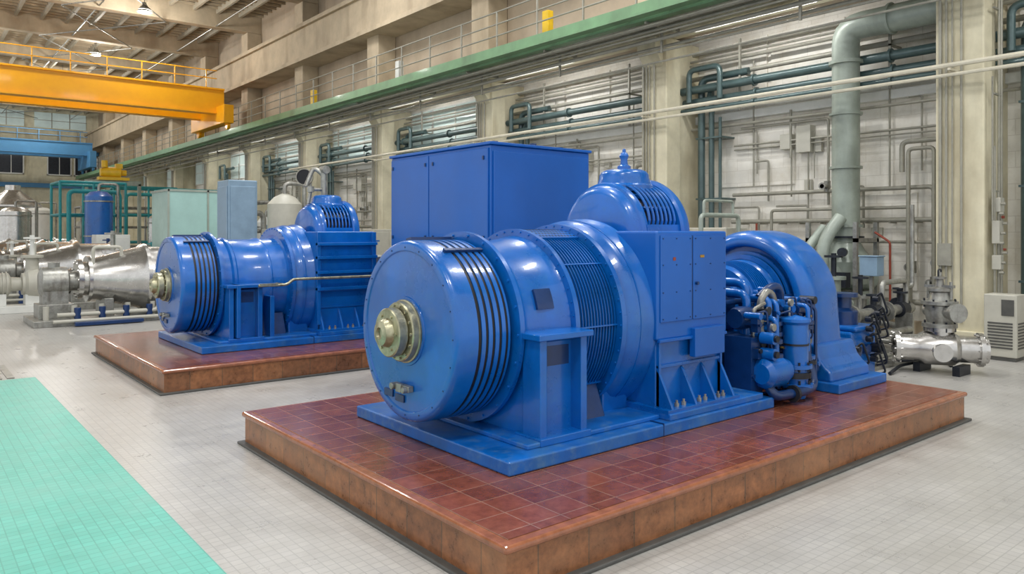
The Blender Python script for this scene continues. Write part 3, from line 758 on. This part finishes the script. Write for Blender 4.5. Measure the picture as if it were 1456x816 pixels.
m.tube([(-1.45, -.9, 1.05), (-.1, -.9, 1.05), (-.1, -.9, .8)], .05); m.tube([(.4, -1.05, .8), (.4, -1.05, 1.25), (1.3, -1.05, 1.25), (1.3, -1.05, .4)], .045)
for x in (-1.4, -.2, 1.1): m.box(x, x+.06, -1.25, -.95, 0, .7)
m.box(-1.6, 1.3, -1.6, -.7, .0, .04)
for i in range(8): m.box(-1.5+.35*i, -1.46+.35*i, -1.62, -1.1, .04, .09)
g.add('pipes', m, STEELD)
m = MB()
for (x, y, z) in ((-.9, -1, .75), (.2, -1, .75), (1.2, -1, .75), (-1.3, 1.2, 1.0), (1.4, -.9, .8)):
    m.cyl((x, y, z), (x, y, z+.28), .05); m.ring(z+.28, z+.31, .08, .12, (x, y, 0), 20, 'Z'); m.box(x-.1, x+.1, y-.012, y+.012, z+.283, z+.307); m.cyl((x-.12, y, z), (x+.12, y, z), .14)
m.tube([(.2, -2.2, .03), (.6, -1.9, .1), (.9, -2.1, .2), (1.5, -1.9, .15), (1.5, -1.2, .05)], .03, 10, .2)
m.tube([(-1.2, -1.9, .03), (-.6, -1.8, .08), (-.2, -2.0, .12), (-.1, -1.5, .05)], .025, 10, .2)
g.add('valves', m, DARK)
g = G('ventilated_cabinet', (14.2, 4.55, 0))
g.add('carcass', MB().box(-.2, .2, -.24, .24, .06, 1.08), LGREY, .015, False)
m = MB()
for i in range(9): m.box(-.21, -.2, -.18, .18, .2+i*.05, .225+i*.05)
for i in range(9): m.box(-.15, .15, -.25, -.24, .2+i*.05, .225+i*.05)
m.box(-.21, -.2, -.2, -.02, .74, 1.0); m.box(-.19, .19, -.22, .22, 0, .06)
g.add('louvres', m, SKIRT, 0, False)
g = G('junction_box_cluster', (14.95, 4.84, 0))
m = MB().box(-.15, .05, -.02, .1, 1.9, 2.3).box(-.15, .0, -.04, .1, 1.45, 1.7).box(-.1, .1, -.02, .1, 2.45, 2.7)
g.add('boxes', m, LGREY, .01, False)
m = MB()
for i in range(8): m.cyl((-.18+.08*(i % 3), -.03, 1.4+.17*i), (-.18+.08*(i % 3), -.1, 1.4+.17*i), .025, 10)
m.tube([(-.1, .07, .9), (-.1, .07, 3.6)], .02).tube([(.1, .07, 1.0), (.1, .07, 6.2)], .02).tube([(0, .05, .4), (0, .05, 2.8)], .02).tube([(.2, .07, .2), (.2, .07, 6.6)], .03).tube([(-.2, .07, 2.3), (-.2, .07, 4.8)], .015)
for z in (1, 2.8, 4.5, 6): m.box(-.12, .22, .06, .1, z, z+.03)
g.add('fittings', m, RAILM)
g.add('indicator', MB().cyl((-.1, -.04, 2.36), (-.1, -.08, 2.36), .025, 10).cyl((-.02, -.04, 1.8), (-.02, -.08, 1.8), .02, 10), RED)
g = G('pale_enclosure', (14.4, 10.4, 0))
g.add('carcass', MB().box(-.4, .4, -.6, .6, .1, 2.2), LGREY, .02, False)
g.add('doors', MB().box(-.42, -.4, -.56, -.02, .2, 2.1).box(-.42, -.4, .02, .56, .2, 2.1).box(-.36, .36, -.55, .55, 0, .1), BEIGEP, .01, False)
g = G('yellow_hose_rack', (13.2, 11.0, 0))
g.add('frame', MB().box(-.5, .5, -.03, .03, 2.05, 2.55).box(-.5, -.45, -.03, .03, 0, 2.1).box(.45, .5, -.03, .03, 0, 2.1), YEL, .01, False)
g = G('service_bridge_pipe', (13.0, 9.5, 0))
m = MB().tube([(-.3, 0, .0), (-.3, 0, 2.45), (1.0, 0, 2.45), (1.0, 0, .0)], .05)
m.tube([(-.2, .0, 2.45), (-.2, 0, 2.75), (.8, 0, 2.75), (.8, 0, 2.45)], .03)
g.add('pipes', m, GREYP)
g = G('grey_control_box', (13.9, 6.6, 0))
g.add('post', MB().box(-.03, .03, -.03, .03, 0, 1.35).box(-.15, .15, -.15, .15, 0, .03), STEELD, 0, False)
g.add('box', MB().box(-.14, .14, -.16, .16, 1.3, 1.65).box(-.16, .16, -.18, .18, 1.65, 1.67), BGREY, .02, False)

# ---------------------------------------------------------------- left background plant
def vessel(y, x0=3.4):
    g = G('stainless_turbine', (x0, y, 0))
    m = MB().lathe([(0, 0), (0, .46), (.1, .46), (.1, .38), (.2, .4), (.2, .54), (.27, .54), (.27, .48), (.4, .5), (1.3, .74), (1.4, .82), (1.48, .82), (1.48, .74), (2.4, .74), (2.4, .8), (2.48, .8), (2.48, 0)], (0, 0, 1.0), 'X', 48)
    m.bolts(0, .42, 12, 0, 1.0, .02, .03)
    g.add('casing', m, STEEL)
    m = MB().lathe([(-.75, 0), (-.75, .24), (-.7, .34), (-.4, .36), (-.2, .34), (-.15, .22), (0, .22)], (0, 0, .95), 'X', 32)
    m.box(-.7, -.2, -.3, .3, .45, .75); m.cyl((-.45, 0, 1.15), (-.45, 0, 1.4), .12)
    g.add('drive', m, STEELD)
    m = MB().box(-.95, 2.6, -.85, .85, 0, .14).box(-.8, -.1, -.4, .4, .14, .46).box(.5, .7, -.5, .5, .14, .55).box(2.0, 2.2, -.6, .6, .14, .5)
    g.add('bed', m, STEELD, .01, False)
    m = MB().tube([(-.5, -.8, .25), (1.6, -.8, .25), (1.6, -.8, .6), (1.6, -.3, .6)], .05); m.tube([(-.6, -.95, .12), (2.5, -.95, .12)], .04)
    for i in range(6): m.cyl((-.7+.55*i, -.7, .14), (-.7+.55*i, -.7, .45), .06, 12)
    m.tube([(.3, -.3, 1.2), (.3, -.3, 1.75), (.9, -.3, 1.75), (.9, -.3, 1.4)], .04)
    g.add('piping', m, LGREY)
    m = MB().box(-.2, 1.2, -1.15, -.98, .02, .1)
    for i in range(4): m.cyl((-.1+.5*i, -.8, .14), (-.1+.5*i, -.8, .4), .07)
    g.add('fittings', m, BLUED, .01)
vessel(20.2, 3.3); vessel(27.2, 3.0); vessel(34.2, 3.0); vessel(41, 2.6); vessel(48.5, 5.4)

g = G('blue_grey_cabinet', (6.5, 18.6, 0))
g.add('carcass', MB().box(-.35, .35, -.4, .4, 0, 3.35), BGREY, .02, False)
g.add('door', MB().box(-.37, -.35, -.35, .35, .2, 3.2).box(-.3, .3, -.42, -.4, .2, 3.2), BGREY, .01, False)
g = G('pale_teal_enclosure', (7.2, 24, 0))
g.add('panels', MB().box(-1.1, 1.1, -.9, .9, .1, 3.3), PANEL, .02, False)
m = MB()
for x in (-1.12, -.02, 1.08):
    m.box(x, x+.05, -.93, -.9, 0, 3.35)
for z in (.1, 1.6, 3.28): m.box(-1.12, 1.13, -.93, -.9, z, z+.06); m.box(-1.13, -1.1, -.93, .93, z, z+.06)
g.add('frame', m, GREYP, 0, False)
g = G('pale_silo', (8.7, 21, 0))
g.add('tank', MB().lathe([(.5, 0), (.5, .3), (.8, .48), (2.9, .48), (3.1, .3), (3.2, .1), (3.2, 0)], (0, 0, 0), 'Z', 36), LGREY)
m = MB()
for i in range(4): t = i*pi/2+.4; m.box(.4*math.cos(t)-.04, .4*math.cos(t)+.04, .4*math.sin(t)-.04, .4*math.sin(t)+.04, 0, .9)
m.tube([(0, 0, 3.2), (0, 0, 3.5), (.6, 0, 3.5), (.6, 0, .2)], .06)
g.add('legs_and_pipe', m, STEELD)
g = G('floodlight', (7.4, 16.4, 0))
g.add('mast', MB().cyl((0, 0, 0), (0, 0, 3.3), .04).cyl((0, 0, 0), (0, 0, .05), .2), STEELD)
fx = (Vector((-.6, -.8, 0)), Vector((.8, -.6, 0)), Vector((0, 0, 1)))
g.add('head', MB().lathe([(-.2, 0), (-.2, .05), (-.12, .1), (.0, .17), (.16, .18), (.2, .19), (.2, .17)], (-.1, 0, 3.35), fx, 28), RAILM)
g.add('lens', MB().lathe([(.18, 0), (.18, .17)], (-.1, 0, 3.35), fx, 28), BLACK)

def frame(name, loc, w, d, h, mat, n=2):
    g = G(name, loc); m = MB()
    for x in (0, w/2, w):
        for y in (0, d): m.tube([(x, y, 0), (x, y, h)], .06, 8)
    for z in [h*(i+1)/n for i in range(n)]:
        for y in (0, d): m.tube([(0, y, z), (w, y, z)], .07, 8)
        for x in (0, w): m.tube([(x, 0, z), (x, d, z)], .06, 8)
    m.tube([(.3, -.2, 0), (.3, -.2, h-.4), (w-.3, -.2, h-.4), (w-.3, -.2, .0)], .1, 10)
    g.add('frame', m, mat)
    return g
frame('teal_pipe_rack', (5.6, 38, 0), 2.6, 2.4, 4.3, TEALF, 3)
frame('teal_pipe_rack', (9.0, 34.2, 0), 3.0, 2.0, 3.9, TEALF, 2)
frame('teal_pipe_rack', (9.6, 46, 0), 3.0, 2.0, 4.6, TEALF, 3)
frame('steel_pipe_rack', (8.4, 27.5, 0), 2.4, 1.6, 3.2, STEELD, 3)
frame('steel_pipe_rack', (8.6, 51, 0), 4, 2.0, 3.6, STEELD, 3)
def tank(loc, r, z0, z1, mat, name='storage_tank'):
    g = G(name, loc)
    g.add('shell', MB().lathe([(z0, 0), (z0, r*.6), (z0+.15, r), (z1-.25, r), (z1-.05, r*.6), (z1, 0)], (0, 0, 0), 'Z', 32), mat)
    m = MB()
    for i in range(4): t = i*pi/2+.6; m.box(r*.8*math.cos(t)-.05, r*.8*math.cos(t)+.05, r*.8*math.sin(t)-.05, r*.8*math.sin(t)+.05, 0, z0+.3)
    m.ring(z0+.5, z0+.56, r, r+.04, (0, 0, 0), 32, 'Z'); m.ring(z1-.5, z1-.44, r, r+.04, (0, 0, 0), 32, 'Z')
    m.tube([(0, 0, z1-.1), (0, 0, z1+.3), (r+.2, 0, z1+.3), (r+.2, 0, .1)], .06)
    g.add('legs_and_bands', m, STEELD)
tank((6.9, 36.9, 0), .55, 1.4, 3.9, BLUE)
tank((12.0, 29.3, 0), .5, .8, 2.8, WHITE); tank((11.8, 24, 0), .5, .6, 2.6, STEEL); tank((9.8, 38.2, 0), .6, .8, 3, STEEL); tank((13.0, 33.5, 0), .4, .6, 2.8, WHITE); tank((12.6, 18.2, 0), .5, .6, 2.7, LGREY)
tank((4.8, 46, 0), .7, .8, 3.4, STEEL); tank((7.6, 60, 0), .8, .8, 3.8, WHITE)
g = G('exhaust_hood', (5.5, 54, 0))
g.add('hood', MB().lathe([(3.6, 1.5), (3.7, 1.5), (4.5, .5), (4.6, .4), (4.9, .4), (4.9, 0)], (0, 0, 0), 'Z', 28), STEEL)
g.add('posts', MB().box(-1.3, -1.2, -.05, .05, 0, 3.7).box(1.2, 1.3, -.05, .05, 0, 3.7), STEELD)
g = G('yellow_hoist', (8.6, 43, 0))
g.add('motor', MB().lathe([(-.5, 0), (-.5, .2), (-.1, .28), (.4, .28), (.5, .15), (.7, .15), (.7, 0)], (0, 0, 5.15), 'X', 24).box(-.6, .8, -.3, .3, 4.75, 4.9).box(.2, .5, -.2, .2, 5.35, 5.6).cyl((-.3, 0, 5.4), (-.3, 0, 5.75), .15), YEL)
g.add('gantry', MB().box(-1.2, 1.4, -.1, .1, 4.5, 4.75).box(-1.2, -1.05, -.1, .1, 0, 4.6).box(1.25, 1.4, -.1, .1, 0, 4.6), GREYP, .01, False)
cols = [STEEL, BLUE, LGREY, STEELD, TEALF, WHITE, BLUED]
for i, (x, y) in enumerate([(4.2, 23.6), (6.6, 28.8), (2.6, 30.4), (5.6, 31), (8.2, 31.4), (10.5, 20), (11.8, 26.6), (3.4, 37.6), (5.4, 44.4), (10.5, 32.2), (11.5, 14.5), (10.6, 16.6), (12.4, 21), (3.2, 58), (2.8, 44.6), (11.6, 42), (2.3, 23.6)]):
    pump('process_pump', (x, y, 0), random.uniform(1.0, 1.4), cols[i % 7], cols[(i+3) % 7])
for i, (x, y, h) in enumerate([(10.3, 25, 2.2), (12.6, 31, 2.4), (12.9, 36.5, 2.6), (6.6, 33.0, 2.0), (10, 57, 2.8), (13.6, 51, 2.6), (12.8, 39, 2.5), (13, 15.8, 2.3), (13.2, 23.3, 2.2)]):
    g = G('switchgear_cabinet', (x, y, 0)); mt = [LGREY, BGREY, PANEL, WHITE][i % 4]
    g.add('carcass', MB().box(-.6, .6, -.4, .4, .08, h), mt, .02, False)
    g.add('doors', MB().box(-.57, -.02, -.42, -.4, .2, h-.1).box(.02, .57, -.42, -.4, .2, h-.1).box(-.62, -.6, -.35, .35, .2, h-.1), mt, .01, False)
    g.add('foot', MB().box(-.57, .57, -.38, .38, 0, .08), SKIRT, 0, False)

# ---------------------------------------------------------------- crane
def crane(y, mat, z0, z1, x0=-8.8, x1=12.75):
    g = G('overhead_crane', (0, y, 0))
    m = MB()
    for dy in (0, 2.6):
        m.box(x0, x1+.4, dy-.04, dy+.36, z0+.08, z1-.08); m.box(x0, x1+.4, dy-.14, dy+.46, z0, z0+.08); m.box(x0, x1+.4, dy-.14, dy+.46, z1-.08, z1)
    g.add('girders', m, mat, 0, False)
    m = MB()
    for xx in (x0-.3, x1): m.box(xx, xx+.5, -1.2, 4.2, 7.58, z0+.35)
    for xx in (x0-.1, x1+.25):
        for yy in (-.8, 3.8): m.cyl((xx, yy, 7.5), (xx+.15, yy, 7.5), .22)
    g.add('end_trucks', m, mat, .02)
    m = MB(); x = x0
    while x < x1: m.box(x, x+.04, -.16, -.12, z1, z1+.85); x += 1.5
    for z in (z1+.85, z1+.45): m.box(x0, x1, -.16, -.12, z, z+.04)
    g.add('handrail', m, mat, 0, False)
    g.add('trolley', MB().box(-3, -1, -.2, 3.1, z1, z1+.6).cyl((-2.6, 1.5, z1+.8), (-1.4, 1.5, z1+.8), .3), STEELD, .02)
crane(39.6, ORANGE, 8.15, 9.45)
crane(73, BAND, 8.6, 9.7)
g = G('opposite_runway', (-9.6, 0, 0))
g.add('girder', MB().box(.2, .9, 20, 80, 6.9, 7.27), GREEN, 0, False)
m = MB()
for k in range(9): m.box(.2, .8, 22+7*k, 22.6+7*k, 0, 6.9)
g.add('posts', m, CONC, 0, False)
g = G('far_gallery', (0, 81, 0))
g.add('band', MB().box(-10, 15.2, .5, .95, 9.4, 10.6).box(-10, 15.2, .2, .9, 6.2, 6.6), BAND, 0, False)
m = MB()
for i in range(15): m.box(-9+i*1.6, -8.95+i*1.6, .4, .5, 10.6, 11.6)
m.box(-10, 13.9, .4, .5, 11.6, 11.66); m.box(-10, 13.9, .4, .5, 11.1, 11.15)
g.add('rail', m, RAILM, 0, False)
for i, x in enumerate([1, 4.5, 8.2, 12, 14.2]):
    g = G('window_%d' % n, (x, 81.9, 0)); n += 1
    g.add('pane', MB().box(-.9, .9, -.05, .05, 7.5, 9.2), DARK, 0, False)
    f = MB().box(-1, 1, -.1, .05, 9.2, 9.3).box(-1, 1, -.1, .05, 7.4, 7.5).box(-.03, .03, -.1, .05, 7.5, 9.2).box(-1, -.9, -.1, .05, 7.4, 9.3).box(.9, 1, -.1, .05, 7.4, 9.3)
    g.add('frame', f, WHITE, 0, False)
for i, x in enumerate([0, 5, 10]):
    g = G('window_%d' % n, (x, 81.9, 0)); n += 1
    g.add('pane', MB().box(0, 4.2, -.05, .05, 11.8, 13.2), GLASS, 0, False)
    g.add('frame', MB().box(-.05, 4.25, -.1, .0, 12.45, 12.5).box(1.35, 1.42, -.1, 0, 11.8, 13.2).box(2.8, 2.87, -.1, 0, 11.8, 13.2), RAILM, 0, False)

# ---------------------------------------------------------------- lights
def lampfix(x, y, z):
    g = G('high_bay_lamp', (x, y, z))
    g.add('shade', MB().lathe([(.0, .32), (.22, .2), (.32, .1), (.45, .08), (.45, 0)], (0, 0, 0), 'Z', 24), STEELD)
    g.add('bulb', MB().lathe([(.06, 0), (.06, .27), (.1, .27)], (0, 0, 0), 'Z', 24), LAMP)
    g.add('stem', MB().cyl((0, 0, .4), (0, 0, HC-z), .02, 8), STEELD)
for x in (2, 9):
    for y in (28, 38, 49, 60, 71):
        lampfix(x, y, 12.3)
def area(name, loc, sx, sy, e, rot=(0, 0, 0), col=(1, .99, .975)):
    l = bpy.data.lights.new(name, 'AREA'); l.shape = 'RECTANGLE'; l.size = sx; l.size_y = sy; l.energy = e; l.color = col
    o = bpy.data.objects.new(name, l); o.location = loc; o.rotation_euler = rot; sc.collection.objects.link(o)
for (x, y) in ((-2, 0), (4, -1), (-2, 9), (5.5, 8.5), (11.0, 3.5), (11.0, 13), (5, 18), (10, 24)):
    area('ceiling_light_panel', (x, y, 12.5), 2.2, 1.2, 480)
for k in range(7):  # fill lights added under the walkway deck to brighten the wall
    yb = 2.4+7*k
    g = G('added_fill_fixture', (14.3, yb, 6.72))
    g.add('body', MB().box(-.07, .07, -1.5, 1.5, .0, .06), WHITE, .01, False)  # made-up fixture body to go with the added fill
    area('added_wall_fill', (14.3, yb, 6.70), .14, 3.0, 70, (0, math.radians(-35), 0), (1, .99, .975))  # added area light, tilted at the wall as fill
for x in (2, 9):
    for y in (38, 49, 60, 71):
        l = bpy.data.lights.new('high_bay_light', 'POINT'); l.energy = 520; l.shadow_soft_size = .3; l.color = (1, .97, .92)
        o = bpy.data.objects.new('high_bay_light', l); o.location = (x, y, 11.9); sc.collection.objects.link(o)
w = bpy.data.worlds.new('world'); sc.world = w; w.use_nodes = True
w.node_tree.nodes['Background'].inputs[0].default_value = (.96, .98, 1, 1)
w.node_tree.nodes['Background'].inputs[1].default_value = 1.1

# ---------------------------------------------------------------- camera
cd = bpy.data.cameras.new('camera'); cam = bpy.data.objects.new('camera', cd); sc.collection.objects.link(cam)
cam.location = (0, 0, 2.1); cam.rotation_euler = (pi/2, 0, math.radians(-39.2))
cd.sensor_width = 36; cd.lens = 36*1077/1456; cd.shift_y = -78/1456; cd.clip_end = 300
sc.camera = cam
